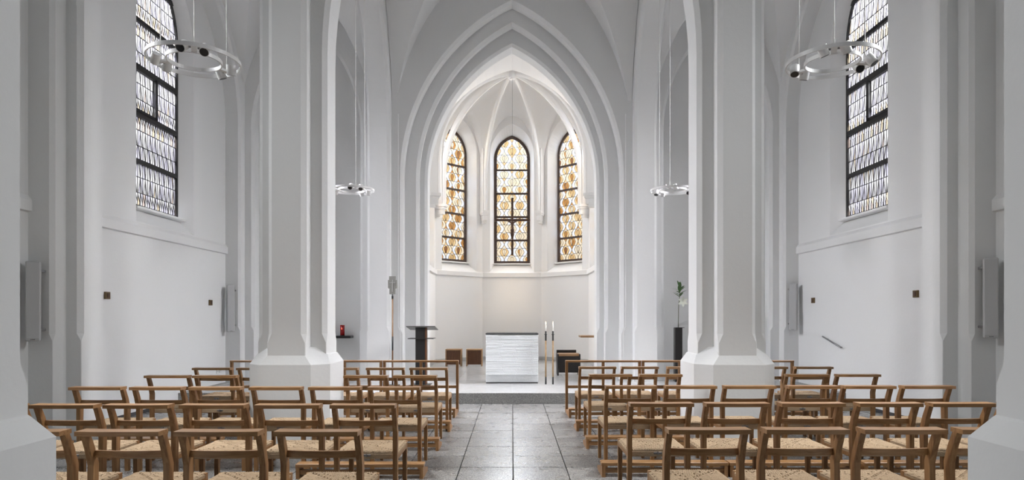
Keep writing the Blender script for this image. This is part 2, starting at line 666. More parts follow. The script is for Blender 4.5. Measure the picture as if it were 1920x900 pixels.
def plinth_mesh():
    mb = MB()
    P = oct_plan(.45, .165)
    mb.loft([[(x, y, z) for x, y in P] for z in (0.0, 0.862)], cap=False)
    # sloping shoulder up to the shaft
    Q = oct_plan(.385, .15)
    R_ = oct_plan(.30, .09)
    mb.loft([[(x, y, .862) for x, y in P], [(x, y, .962) for x, y in oct_plan(.40, .195)], [(x, y, 1.05) for x, y in oct_plan(.26, .05)]], cap=True)
    return mb.mesh('plinth', 'plaster')


shm = shaft_mesh(.80, 5.2)
plm = plinth_mesh()
names = {(-1, 2): 'white cross-shaped pillar cut off by the left edge beside the nearest chairs',
         (1, 2): 'white cross-shaped pillar cut off by the right edge beside the nearest chairs',
         (-1, 3): 'white chamfered pillar on octagonal plinth among the chairs left of the aisle',
         (1, 3): 'white chamfered pillar on octagonal plinth among the chairs right of the aisle',
         (-1, 1): 'white cross-shaped pillar behind the viewpoint on the left',
         (1, 1): 'white cross-shaped pillar behind the viewpoint on the right'}
for i in (1, 2, 3):
    for s in (-1, 1):
        e = empty('pillar', (s * PX, BAYS[i] - (.035 if i == 2 else 0), 0))
        tag(e, names[(s, i)], 'pillar', 'nave pillars')
        obj('shaft', shm, e)
        obj('plinth', plm, e)

# responds at both ends of the arcades
for s in (-1, 1):
    for k, yb in ((1, BAYS[4]), (2, BAYS[0])):
        o = obj('trim_%d' % (k if s < 0 else k + 2), shaft_mesh(0.0, 5.2), None, (s * PX, yb, 0))
        tag(o, 'white chamfered half pillar where the %s arcade meets the %s wall' % ('left' if s < 0 else 'right', 'chancel' if k == 1 else 'west'), 'pilaster', kind='structure')


# ------------------------------------------------------------------ arcades, transverse arches, outer walls
def PL(s):     # along-the-nave walls: u runs with y, depth v away from nave
    return None


AW, AH = BAYS[1] - BAYS[0], 2.62
for s, sd in ((-1, 'left'), (1, 'right')):
    mb = MB()
    for i in range(4):
        ym = (BAYS[i] + BAYS[i + 1]) / 2
        hb = AW / 2
        wall_arch(mb, lambda u, v, z, s=s, ym=ym: (s * v, ym + u, z), hb - .40, 2.62, SPR, -hb, hb, 10.4, PX - .2125, PX + .2125, .05)
    o = mb.build('wall_arcade_' + sd, 'plaster')
    tag(o, 'white %s arcade wall with pointed chamfered arches above the pillars' % sd, 'wall', kind='structure')

ceil = empty('ceiling')
tag(ceil, 'white plaster rib vaults over nave, aisles and chancel', 'ceiling', kind='structure')

# transverse arches: nave and aisles
for i in range(0, 5):
    yb = BAYS[i]
    if i < 4:
        mb = MB()
        wall_arch(mb, lambda u, v, z, yb=yb: (u, yb + v, z), 2.095, 3.95, 4.35, -2.30, 2.30, 10.4, -.2125, .2125, .05, n=18)
        mb.build('nave_transverse_arch', 'plaster', ceil)
    for s in (-1, 1):
        mb = MB()
        wall_arch(mb, lambda u, v, z, yb=yb, s=s: (s * 3.865 + u, yb + v, z), 1.0, 2.02, SPR, -1.42, 1.42, 7.75, -.2135, .2135, .05)
        mb.build('aisle_transverse_arch', 'plaster', ceil)


def groin(mb, x0, x1, y0, y1, z0x, hx, z0y, hy, nx=28, ny=28):
    """groin vault: ceiling = the higher of two crossing pointed barrels"""
    xm, ym, wx, wy = (x0 + x1) / 2, (y0 + y1) / 2, (x1 - x0) / 2, (y1 - y0) / 2
    par = lambda n: [-math.cos(PI * k / n) for k in range(n + 1)]
    us = [math.copysign(abs(t) ** 1.0, t) for t in par(nx)]
    vs_ = par(ny)
    vs, fs = [], []
    F = lambda a, w, h: arch_z(w, h, a * w)
    wa = (wx + wy) / 2
    for a in us:
        for b in vs_:
            vs.append((xm + a * wx, ym + b * wy, max(z0x + F(a, wa, hx), z0y + F(b, wa, hy))))
    n = len(vs_)
    for i in range(len(us) - 1):
        for j in range(n - 1):
            A, B, C_, D = i * n + j, (i + 1) * n + j, (i + 1) * n + j + 1, i * n + j + 1
            if (us[i] + us[i + 1]) * (vs_[j] + vs_[j + 1]) > 0:
                fs += [(A, B, C_), (A, C_, D)]
            else:
                fs += [(A, B, D), (B, C_, D)]
    mb.add(vs, fs)


for i in range(4):
    mb = MB()
    groin(mb, -2.26, 2.26, BAYS[i] + .12, BAYS[i + 1] - .12, 4.6, 4.0, 4.6, 4.0, 36, 36)
    mb.build('nave_vault', 'plaster', ceil, smooth=False)
    for s in (-1, 1):
        mb = MB()
        x0, x1 = sorted((s * 2.62, s * 5.12))
        groin(mb, x0, x1, BAYS[i] + .12, BAYS[i + 1] - .12, SPR, 2.6, SPR, 2.6)
        mb.build('aisle_vault', 'plaster', ceil)

# outer aisle walls with window recesses, wall arches and responds
WX = 5.30
OUT = (0.82, 1.22, 5.72, 2.74)
INN = (0.635, 1.02, 5.80, 2.98)
WDEP = 0.20


def respond_plan(c1, c2):
    h = [(-.05, -.42), (.27 - c1, -.42), (.27, -.42 + c1), (.27, -.21), (.44 - c2, -.21), (.44, -.21 + c2)]
    return h + [(u, -v) for u, v in reversed(h)]


tn = 5
for s, sd in ((-1, 'left'), (1, 'right')):
    mb = MB()
    for i in range(4):
        ym = (BAYS[i] + BAYS[i + 1]) / 2
        hb = AW / 2
        win_wall(mb, lambda u, v, z, s=s, ym=ym: (s * (WX + v), ym + u, z), -hb, hb, -.03, 8.2, OUT, INN, WDEP)
        mb2 = MB()
        wall_arch(mb2, lambda u, v, z, s=s, ym=ym: (s * (WX - .2725 + v), ym + u, z), hb - .42, 2.37, SPR, -hb, hb, 8.2, 0, .36, .04, back=False)
        mb.v, mb.f, mb.m, = mb.v + mb2.v, mb.f + [tuple(a + len(mb.v) for a in f) for f in mb2.f], mb.m + mb2.m
    o = mb.build('wall_' + sd, 'plaster')
    tag(o, 'white plastered %s aisle wall with deep pointed window recesses' % sd, 'wall', kind='structure')
    for i in range(5):
        mb = MB()
        secs = [(-.02, .004, .004), (1.12, .004, .004), (1.20, .04, .05), (SPR + .1, .04, .05)]
        mb.loft([[(s * (WX - u), v, z) for u, v in respond_plan(c1, c2)] for z, c1, c2 in secs])
        r = mb.build('pilaster', 'plaster', o, loc=(0, BAYS[i], 0))
    # string course under the windows
    for i in range(4):
        y0, y1 = BAYS[i] + .42, BAYS[i + 1] - .42
        prof = [(-.02, 2.53), (.045, 2.545), (.045, 2.665), (-.02, 2.745)]
        mb = MB()
        mb.prism([(s * (WX - u), z) for u, z in prof], y0, y1, 'y')
        t = mb.build('trim_%d' % tn, 'plaster')
        tn += 1
        tag(t, 'white sloped string course under the %s %s aisle window' % (['far rear', 'rear', 'near', 'far'][i], sd), 'moulding', kind='structure')
        mb = MB()
        mb.box(min(s * (WX - .012), s * (WX + .02)), max(s * (WX - .012), s * (WX + .02)), y0, min(y1, 10.158), 0, .05)
        b = mb.build('baseboard_%s_%d' % (sd, i + 1), 'dark_base')
        tag(b, 'thin dark skirting at the foot of the %s %s aisle wall' % (['far rear', 'rear', 'near', 'far'][i], sd), 'baseboard', kind='structure')
    # aisle end walls
    mb = MB()
    xa, xb = sorted((s * 2.2, s * 5.6))
    mb.box(xa, xb, 12.30, 12.7, -.03, 8.2)
    e = mb.build('wall_aisle_end_' + sd, 'plaster')
    tag(e, 'white end wall of the %s aisle beside the chancel arch' % sd, 'wall', kind='structure')

# west wall behind the viewpoint, with a tall window
mb = MB()
win_wall(mb, lambda u, v, z: (u, -7.10 - v, z), -5.7, 5.7, -.03, 10.6, (1.2, 1.6, 6.4, 3.0), (1.0, 1.4, 6.4, 3.2), .25)
o = mb.build('wall_back', 'plaster')
tag(o, 'white west wall behind the viewpoint', 'wall', kind='structure')

# roof over the vaults, keeps the sky out above them
mb = MB()
mb.box(-5.9, 5.9, -7.6, 13.2, 10.45, 10.6)
for s in (-1, 1):
    x0, x1 = sorted((s * 5.62, s * 5.80))
    mb.box(x0, x1, -7.6, 13.0, 7.6, 10.5)
mb.box(-5.8, -1.9, 12.62, 12.8, 7.4, 10.5)
mb.box(1.9, 5.8, 12.62, 12.8, 7.4, 10.5)
o = mb.build('ceiling_roof', 'plaster', ceil)

# ------------------------------------------------------------------ chancel arch in three orders
mb = MB()
PE = lambda u, v, z: (u, v, z)
LEV = (.15, 1.06, 1.16, 2.5)
wall_arch(mb, PE, 2.06, 3.27, 4.03, -2.7, 2.7, 10.4, 12.06, 12.36, .05, LEV, 1.12, n=20)
wall_arch(mb, PE, 1.80, 2.98, 4.03, -2.7, 2.7, 10.4, 12.36, 12.57, .055, LEV, 1.12, n=20)
wall_arch(mb, PE, 1.665, 2.67, 4.03, -2.7, 2.7, 10.4, 12.57, 13.00, .05, LEV, 1.12, n=20)
o = mb.build('wall_chancel', 'plaster')
tag(o, 'white chancel wall with stepped pointed arch of three chamfered orders', 'wall', kind='structure')

# ------------------------------------------------------------------ apse: five facets of an octagon
HS = 0.8245           # half side
AP = 1.99             # apothem
AOUT = (0.61, 0.86, 5.88, 2.62)
AINN = (0.495, 0.66, 5.82, 2.87)
ADEP = 0.34


def facetP(a):
    ca, sa = math.cos(a), math.sin(a)
    # u to the right when looking outwards, v outwards
    return lambda u, v, z: (APC.x + sa * (AP + v) + ca * u, APC.y + ca * (AP + v) - sa * u, z)


mb = MB()
for a, nme in FAC:
    win_wall(mb, facetP(a), -HS, HS, .10, 7.6, AOUT, AINN, ADEP)
# straight chancel walls between arch and apse
for s in (-1, 1):
    mb.quad((s * AP, 12.9, .1), (s * AP, APC.y - HS, .1), (s * AP, APC.y - HS, 7.6), (s * AP, 12.9, 7.6))
o = mb.build('wall_apse', 'plaster_smooth')
tag(o, 'five-sided white apse wall with tall pointed window recesses', 'wall', kind='structure')

# string course and skirting following the apse
VERT = [(-AP, 13.0), (-AP, APC.y - HS), (-AP, APC.y + HS), (-HS, APC.y + AP), (HS, APC.y + AP), (AP, APC.y + HS), (AP, APC.y - HS), (AP, 13.0)]


def follow(mb, prof):
    n = len(VERT)
    secs = []
    for i, (x, y) in enumerate(VERT):
        p = Vector((x, y))
        d0 = (p - Vector(VERT[i - 1])).normalized() if i else (Vector(VERT[1]) - p).normalized()
        d1 = (Vector(VERT[i + 1]) - p).normalized() if i < n - 1 else d0
        n0, n1 = Vector((d0.y, -d0.x)), Vector((d1.y, -d1.x))
        m = (n0 + n1)
        m = m / m.length / math.cos(n0.angle(n1) / 2) if n0.angle(n1) > 1e-5 else n0
        secs.append([(x + m.x * q, y + m.y * q, z) for q, z in prof])
    mb.loft(secs)


mb = MB()
follow(mb, [(-.02, 2.46), (.05, 2.475), (.05, 2.585), (-.02, 2.63)])
tag(mb.build('trim_%d' % tn, 'plaster_smooth'), 'white string course running round the apse under its windows', 'moulding', kind='structure')
tn += 1
mb = MB()
follow(mb, [(-.02, .17), (.015, .17), (.015, .27), (-.02, .27)])
tag(mb.build('baseboard_apse', 'grey_base'), 'pale grey skirting at the foot of the apse wall', 'baseboard', kind='structure')

# apse vault: ribs from corbels to the boss
ZB = 7.36


def rib_z(r, w=1.86, z0=4.98, top=ZB):
    return z0 + arch_z(w, top - z0, r)


CIRC = math.hypot(HS, AP)


def web_cell(mb, p0, p1, half, zw0, hw, ns=16, nt=20, web_w=2.06, wtop=ZB + .06):
    vs, fs = [], []
    for i in range(ns + 1):
        s_ = 1 - math.cos(PI / 2 * i / ns) if False else math.sin(PI / 2 * i / ns)
        for j in range(nt + 1):
            t = -math.cos(PI * j / nt)
            q = p0.lerp(p1, (t + 1) / 2)
            x, y = APC.x + (q.x - APC.x) * s_, APC.y + (q.y - APC.y) * s_
            zr = rib_z(min(s_ * CIRC, web_w), web_w, 4.98, wtop)
            f_ = (1 - t * t) ** .6
            zm = zw0 + hw + (wtop - zw0 - hw) * (1 - s_ ** 2)
            vs.append((x, y, zr + max(zm - zr, 0) * f_))
    n = nt + 1
    for i in range(ns):
        for j in range(nt):
            fs.append((i * n + j, (i + 1) * n + j, (i + 1) * n + j + 1, i * n + j + 1))
    mb.add(vs, fs)


mb = MB()
V2 = [Vector(v) for v in VERT]
for i in range(1, 6):
    web_cell(mb, V2[i], V2[i + 1], HS, 5.0, 1.95)
web_cell(mb, V2[6], V2[1], AP, 4.6, 2.55, nt=30)
mb.build('apse_vault', 'plaster_smooth', ceil, True)
# short barrel between the arch and the apse
mb = MB()
N = 30
vs = []
for yy in (12.95, APC.y - HS):
    for j in range(N + 1):
        t = -math.cos(PI * j / N)
        vs.append((t * AP, yy, 4.6 + arch_z(AP, 2.55, t * AP)))
mb.add(vs, [(j, j + 1, N + 2 + j, N + 1 + j) for j in range(N)])
mb.build('chancel_barrel', 'plaster_smooth', ceil)

for i in range(1, 7):
    d = Vector((V2[i].x - APC.x, V2[i].y - APC.y)).normalized()
    side = Vector((-d.y, d.x))
    pr = [(-.040, .12), (-.040, .02), (-.016, -.025), (.016, -.025), (.040, .02), (.040, .12)]
    secs = []
    path = [(1.865, 4.28), (1.865, 4.7)]
    for k in range(0, 19):
        f = k / 18
        r = 1.865 * math.cos(f * PI / 2)
        path.append((max(r, .02), rib_z(max(r, .02), 1.866)))
    for k, (r, z) in enumerate(path):
        a_, b_ = path[max(k - 1, 0)], path[min(k + 1, len(path) - 1)]
        tg = Vector((b_[0] - a_[0], b_[1] - a_[1])).normalized()
        nn = Vector((tg.y, -tg.x))      # outward in the (r, z) plane
        secs.append([(APC.x + d.x * (r + nn.x * q) + side.x * p_, APC.y + d.y * (r + nn.x * q) + side.y * p_, z + nn.y * q) for p_, q in pr])
    m2 = MB()
    m2.loft(secs)
    rb = m2.build('rib', 'plaster_smooth', ceil)
    # backing shaft between rib and corner
    m2 = MB()
    m2.loft([[(APC.x + d.x * r + side.x * p_, APC.y + d.y * r + side.y * p_, z) for r, p_ in ((1.93, -.06), (2.2, -.12), (2.2, .12), (1.93, .06))] for z in (4.2, 6.0)])
    m2.build('wall_shaft', 'plaster_smooth', ceil)
    m2 = MB()
    for (hw, r0, z0, z1) in ((.095, 1.84, 4.21, 4.28), (.078, 1.87, 4.16, 4.21), (.055, 1.90, 4.02, 4.16), (.045, 1.96, 3.94, 4.02)):
        m2.loft([[(APC.x + d.x * r + side.x * p_, APC.y + d.y * r + side.y * p_, z) for r, p_ in ((r0, -hw), (2.17, -hw), (2.17, hw), (r0, hw))] for z in (z0, z1)])
    m2.build('corbel', 'plaster_smooth', ceil)
m2 = MB()
m2.cyl((APC.x, APC.y), .10, ZB - .10, ZB + .08, 20)
m2.cyl((APC.x, APC.y), .06, ZB - .13, ZB - .10, 20)
m2.build('boss', 'plaster_smooth', ceil)


# ------------------------------------------------------------------ windows
def frame_ring(mb, w, h, z0, zs, th, dp, mi=0):
    o = win_outline(w, h, z0, zs)
    i_ = win_outline(w - th, h - th * 1.25, z0, zs + th)
    n = len(o)
    for k in range(n):
        j = (k + 1) % n
        for v in (0, dp):
            mb.quad((o[k][0], v, o[k][1]), (o[j][0], v, o[j][1]), (i_[j][0], v, i_[j][1]), (i_[k][0], v, i_[k][1]), mi)
        mb.quad((i_[k][0], 0, i_[k][1]), (i_[j][0], 0, i_[j][1]), (i_[j][0], dp, i_[j][1]), (i_[k][0], dp, i_[k][1]), mi)
        mb.quad((o[k][0], 0, o[k][1]), (o[j][0], 0, o[j][1]), (o[j][0], dp, o[j][1]), (o[k][0], dp, o[k][1]), mi)


def leaded(mb, poly, gi, lead_i, t=0.005):
    """one glass piece with its half of the lead came standing proud around it"""
    if poly_area(poly) < 4e-5:
        return
    n = len(poly)
    cx = sum(p[0] for p in poly) / n
    cz = sum(p[1] for p in poly) / n
    ar = sum(poly[i][0] * poly[(i + 1) % n][1] - poly[(i + 1) % n][0] * poly[i][1] for i in range(n))
    sg = 1 if ar > 0 else -1
    ins = []
    for i in range(n):
        p, a, b = Vector(poly[i]), Vector(poly[i - 1]), Vector(poly[(i + 1) % n])
        d0, d1 = (p - a), (b - p)
        if d0.length < 1e-7 or d1.length < 1e-7:
            ins.append((p.x, p.y))
            continue
        d0.normalize()
        d1.normalize()
        n0, n1 = Vector((-d0.y, d0.x)) * sg, Vector((-d1.y, d1.x)) * sg
        m = n0 + n1
        L = m.length
        if L < 1e-3:
            m = n0
            k = 1
        else:
            m /= L
            k = 1 / max(m.dot(n0), .35)
        q = p + m * t * k
        ins.append((q.x, q.y))
    a2 = sum(ins[i][0] * ins[(i + 1) % n][1] - ins[(i + 1) % n][0] * ins[i][1] for i in range(n))
    if a2 * ar <= 0 or abs(a2) < abs(ar) * .08:
        ins = [(cx + (p[0] - cx) * .55, cz + (p[1] - cz) * .55) for p in poly]
    mb.add([(x, 0.006, z) for x, z in ins], [tuple(range(n))], gi)
    for i in range(n):
        j = (i + 1) % n
        mb.quad((poly[i][0], 0, poly[i][1]), (poly[j][0], 0, poly[j][1]), (ins[j][0], 0, ins[j][1]), (ins[i][0], 0, ins[i][1]), lead_i)
        mb.quad((ins[i][0], 0, ins[i][1]), (ins[j][0], 0, ins[j][1]), (ins[j][0], .010, ins[j][1]), (ins[i][0], .010, ins[i][1]), lead_i)


def loz(z, q=.2185, hw=.125):
    t = min(1.0, abs(z) / q)
    return hw * (.55 * math.cos(PI / 2 * t) ** 2 + .45 * (1 - t))


def apse_window(name, a, label, dark, lightweight=False):
    """dark: how strongly amber the glass is"""
    rnd = random.Random(name)
    w, h, z0, zs = AINN
    f = MB()
    frame_ring(f, w + .005, h + .005, z0, zs, .072, .05)
    p = facetP(a)(0, ADEP - .045, 0)
    root = f.build(name, 'brown_iron', None, False, p, -a)
    tag(root, label, 'window', kind='structure')
    iw, ih, iz = w - .066, h - .083, zs + .06
    region_all = win_outline(iw, ih, z0, iz)
    bars = [zs + .66 * k for k in range(1, 5)]
    lims = [iz] + bars + [z0 + ih]
    for zb in bars:
        MB().box(-iw - .01, iw + .01, .0, .045, zb - .026, zb + .026).build('crossbar', 'brown_iron', root)
    sill = MB().box(-.53, .53, -.10, .03, zs - .03, zs + .004, bev=.004)
    sill.build('sill', 'plaster_smooth', root)
    gm = ['lead_brown', 'glass_clear', 'glass_white', 'glass_cream', 'glass_amber', 'glass_deep', 'glass_brown']
    pal = {0: [1, 1, 2, 2, 3], 1: [3, 3, 4, 3], 2: [3, 4, 3, 4, 5]}
    if dark:
        pal = {0: [1, 2, 3, 1, 3], 1: [4, 3, 4, 5], 2: [4, 5, 4, 5, 6, 3]}
    Q = .2185
    for k in range(5):
        zlo, zhi = lims[k] + (.02 if k else 0), lims[k + 1] - (.02 if k < 4 else 0)
        reg = clip_poly([(-2, zlo), (2, zlo), (2, zhi), (-2, zhi)], region_all)
        pb = MB()
        panes = []
        nrow = 3 if k < 4 else 5
        zc0 = (lims[k] + (zs if k == 0 else lims[k])) / 2 if False else lims[k]
        base = (zs if k == 0 else bars[k - 1])
        for r in range(nrow + 1):
            zc = base + Q * (r + .5)
            par = (r + k * 3) % 2
            zz = [Q * t_ / 8 for t_ in range(-4, 5)]
            for c in range(-4, 5):
                xc = c * Q
                inph = (c % 2) == par
                if inph:
                    left = [(xc - loz(t) , zc + t) for t in zz]
                    right = [(xc + loz(t), zc + t) for t in reversed(zz)]
                    pet = [(-Q / 2, .008), (-Q / 4 , .030), (.01, .055), (Q / 4, .048), (Q / 2 - .02, .0)]
                    top = zc + Q / 2 - .02
                    li = [(xc - d_, zc + t) for t, d_ in pet]
                    ri = [(xc + d_, zc + t) for t, d_ in reversed(pet)]
                    col = rnd.choice(pal[2])
                    col2 = rnd.choice(pal[1])
                    pm = MB()
                    # outer shells
                    for shell, inner in ((left, li), (right[::-1], ri[::-1])):
                        pl = clip_poly(shell + inner[::-1], reg)
                        if pl:
                            leaded(pm, pl, col2, 0, .0042)
                    for sgn in (-1, 1):
                        pl = clip_poly([(xc, zc - Q / 2)] + [(xc + sgn * d_, zc + t) for t, d_ in pet] + [], reg)
                        if pl:
                            leaded(pm, pl, col if sgn < 0 else rnd.choice([col, col2]), 0, .0042)
                    if pm.v:
                        panes.append(pm)
                else:
                    for sg2 in (-1, 1):
                        tt = [Q * t_ / 8 * sg2 for t_ in range(0, 5)]
                        lt = [(xc - loz(Q - abs(t)), zc + t) for t in tt]
                        rt = [(xc + loz(Q - abs(t)), zc + t) for t in reversed(tt)]
                        pl = clip_poly(lt + rt[:-1], reg)
                        if pl:
                            leaded(pb, pl, rnd.choice(pal[1]), 0, .004)
                # white band to the next column
                hl = (lambda t: loz(t)) if inph else (lambda t: loz(Q - abs(t)))
                hr = (lambda t: loz(Q - abs(t))) if inph else (lambda t: loz(t))
                a_ = [(xc + hl(t), zc + t) for t in zz]
                b_ = [(xc + Q - hr(t), zc + t) for t in reversed(zz)]
                pl = clip_poly(a_ + b_, reg)
                if pl:
                    leaded(pb, pl, rnd.choice(pal[0]), 0, .0055)
        g = pb.build('glass_panel', gm, root, loc=(0, .018, 0))
        g['kind'] = 'stuff'
        for pm in panes:
            pm.build('pane', gm, g)
    return root


apse_window('window_1', 0.0, 'tall amber and white leaded window at the centre of the apse', False)
apse_window('window_2', -PI / 4, 'deep amber leaded window left of the hanging crucifix', True)
apse_window('window_3', PI / 4, 'amber leaded window right of the hanging crucifix', True)
apse_window('window_4', -PI / 2, 'leaded window in the left side of the apse, hidden by the arch', True)
apse_window('window_5', PI / 2, 'leaded window in the right side of the apse, hidden by the arch', True)


def aisle_window(name, s, ym, label, detailed, zoff=0):
    rnd = random.Random(name)
    w, h, z0, zs = INN
    f = MB()
    frame_ring(f, w + .005, h + .005, z0, zs, .045, .05)
    root = f.build(name, 'iron', None, False, (s * (WX + WDEP - .03), ym, 0), -s * PI / 2)
    tag(root, label, 'window', kind='structure')
    iw, ih, iz = w - .04, h - .05, zs + .045
    region_all = win_outline(iw, ih, z0, iz)
    bars = [zs + .69 * k for k in range(1, 6)]
    lims = [iz] + bars + [z0 + ih]
    for k, zb in enumerate(bars):
        q = .04 if k in (1, 2) else .03
        wz = iw if zb < z0 else iw * .9
        MB().box(-wz - .01, wz + .01, -.005, .045, zb - q, zb + q).build('crossbar', 'iron', root)
    MB().box(-.68, .68, -.11, .03, zs - .035, zs + .002, bev=.004).build('sill', 'plaster', root)
    # opening casement in the half nearer the viewpoint, between the second and third bar
    u0, u1 = (-iw, -.02) if s < 0 else (.02, iw)
    ca = MB()
    b0, b1 = bars[1] + .03, bars[2] - .03
    ca.box(-.03, .03, -.01, .045, b0, b1)
    ca.build('mullion', 'iron', root)
    cs = MB()
    e0, e1 = min(u0, u1), max(u0, u1)
    cs.box(e0, e1, -.02, .03, b0, b0 + .035)
    cs.box(e0, e1, -.02, .03, b1 - .035, b1)
    cs.box(e0, e0 + .04, -.02, .03, b0, b1)
    cs.box(e1 - .04, e1, -.02, .03, b0, b1)
    cs.build('casement', 'iron', root)
    gm = ['lead', 'glass_white', 'glass_lavender', 'glass_tan', 'glass_rose']
    if not detailed:
        g = MB()
        g.add([(u, .02, z) for u, z in region_all], [tuple(range(len(region_all)))], 1)
        g.build('glass_panel', gm, root)
        return root
    p = .130
    for k in range(6):
        zlo, zhi = lims[k] + (.028 if k else 0), lims[k + 1] - (.028 if k < 5 else 0)
        reg = clip_poly([(-2, zlo), (2, zlo), (2, zhi), (-2, zhi)], region_all)
        if not reg:
            continue
        base = zs + .69 * k
        pb = MB()
        nst = 3 if k < 5 else 5
        for st in range(nst):
            za, zb = base + .23 * st, base + .23 * (st + 1)
            kinked = st == (0 if k % 2 == 0 else 2)
            for c in range(-6, 6):
                x0 = c * p + rnd.uniform(-.006, .006)
                x1 = x0 + p
                xm = (x0 + x1) / 2
                zm = za + (zb - za) * rnd.uniform(.32, .45)
                wh = lambda: rnd.choice([1, 1, 1, 2, 2])
                tn_ = lambda: rnd.choice([3, 3, 4, 2])
                if kinked:
                    zt_ = za + (zb - za) * rnd.uniform(.8, .95)
                    pcs = [([(x0, za), (xm - .024, za), (xm - .010, zm), (x0, zb)], wh()),
                           ([(xm - .024, za), (xm + .034, za), (xm + .048, zm), (xm, zt_), (xm - .010, zm)], tn_()),
                           ([(xm - .010, zm), (xm, zt_), (xm, zb), (x0, zb)], wh()),
                           ([(xm, zb), (xm, zt_), (xm + .048, zm), (x1, zb)], tn_() if rnd.random() < .3 else wh()),
                           ([(xm + .034, za), (x1, za), (x1, zb), (xm + .048, zm)], wh())]
                elif st % 2 == 1:
                    pcs = [([(x0, za), (x0, zb), (xm - .02, za)], wh()),
                           ([(x0, zb), (xm, zb), (xm, za), (xm - .02, za)], wh()),
                           ([(xm, zb), (x1, zb), (xm + .02, za), (xm, za)], wh()),
                           ([(x1, zb), (x1, za), (xm + .02, za)], wh() if rnd.random() < .75 else tn_())]
                else:
                    pcs = [([(x0, zb), (x0, za), (xm - .015, zb)], wh()),
                           ([(x0, za), (xm, za), (xm, zb), (xm - .015, zb)], wh()),
                           ([(xm, za), (x1, za), (xm + .025, zb), (xm, zb)], wh()),
                           ([(x1, za), (x1, zb), (xm + .025, zb)], wh() if rnd.random() < .75 else tn_())]
                for pl, gi in pcs:
                    q = clip_poly(pl, reg)
                    if q:
                        leaded(pb, q, gi, 0, .0044)
        g = pb.build('glass_panel', gm, root, loc=(0, .018, 0))
        g['kind'] = 'stuff'
    return root


wn = 6
for i in range(4):
    ym = (BAYS[i] + BAYS[i + 1]) / 2
    for s in (-1, 1):
        aisle_window('window_%d' % wn, s, ym,
                     'tall white leaded %s aisle window with black bars, %s' % ('left' if s < 0 else 'right', ['last behind the viewpoint', 'behind the viewpoint', 'beside the viewpoint', 'behind the ring lamp']
                                                                             [i]), i == 3)
        wn += 1
g = MB()
f = MB()
frame_ring(f, 1.005, 1.405, 6.4, 3.2, .06, .05)
root = f.build('window_%d' % wn, 'iron', None, False, (0, -7.33, 0), PI)
tag(root, 'tall plain window in the west wall behind the viewpoint', 'window', kind='structure')
ro_ = win_outline(.95, 1.33, 6.4, 3.25)
g.add([(u, .02, z) for u, z in ro_], [tuple(range(len(ro_)))], 0)
g.build('glass_panel', ['glass_white'], root)
for k in range(1, 6):
    MB().box(-.96, .96, 0, .04, 3.2 + .7 * k - .025, 3.2 + .7 * k + .025).build('crossbar', 'iron', root)


# ------------------------------------------------------------------ chairs
def post_mesh():
    mb = MB()
    st = [(0.0, .036, .034), (.20, .034, .038), (.40, .030, .046), (.56, .034, .050), (.66, .002, .044), (.742, -.034, .038)]
    secs = []
    for z, yc, dp in st:
        hw = .0165
        secs.append([(-hw, yc - dp / 2, z), (hw, yc - dp / 2, z), (hw, yc + dp / 2, z), (-hw, yc + dp / 2, z)])
    mb.loft(secs)
    return mb.mesh('back_post', 'oak')


def bow(mb, x0, x1, yc, bowing, dp, z0, z1, n=10, dpe=None):
    secs = []
    for k in range(n + 1):
        t = k / n
        x = x0 + (x1 - x0) * t
        q = yc - bowing * (1 - (2 * t - 1) ** 2)
        secs.append([(x, q - dp / 2, z0), (x, q + dp / 2, z0), (x, q + dp / 2, z1), (x, q - dp / 2, z1)])
    mb.loft(secs)


def rail_mesh():
    mb = MB()
    n = 10
    secs = []
    for k in range(n + 1):
        t = k / n
        x = -.23 + .46 * t
        b = (1 - (2 * t - 1) ** 2)
        yn, yf = -.100 - .010 * b, .0 - .014 * b
        secs.append([(x, yn, .742), (x, yf, .742), (x, yf, .7675), (x, yn, .7675)])
    mb.loft(secs)
    return mb.mesh('top_rail', 'oak_x')


def slat_mesh():
    mb = MB()
    bow(mb, -.20, .20, .030, .022, .016, .602, .640)
    return mb.mesh('back_slat', 'oak_x')


def front_leg_mesh():
    mb = MB()
    mb.loft([[(x * q, y * q, z) for x, y in ((-.5, -.5), (.5, -.5), (.5, .5), (-.5, .5))] for z, q in ((0, .029), (.3, .034), (.407, .034))])
    return mb.mesh('leg', 'oak')


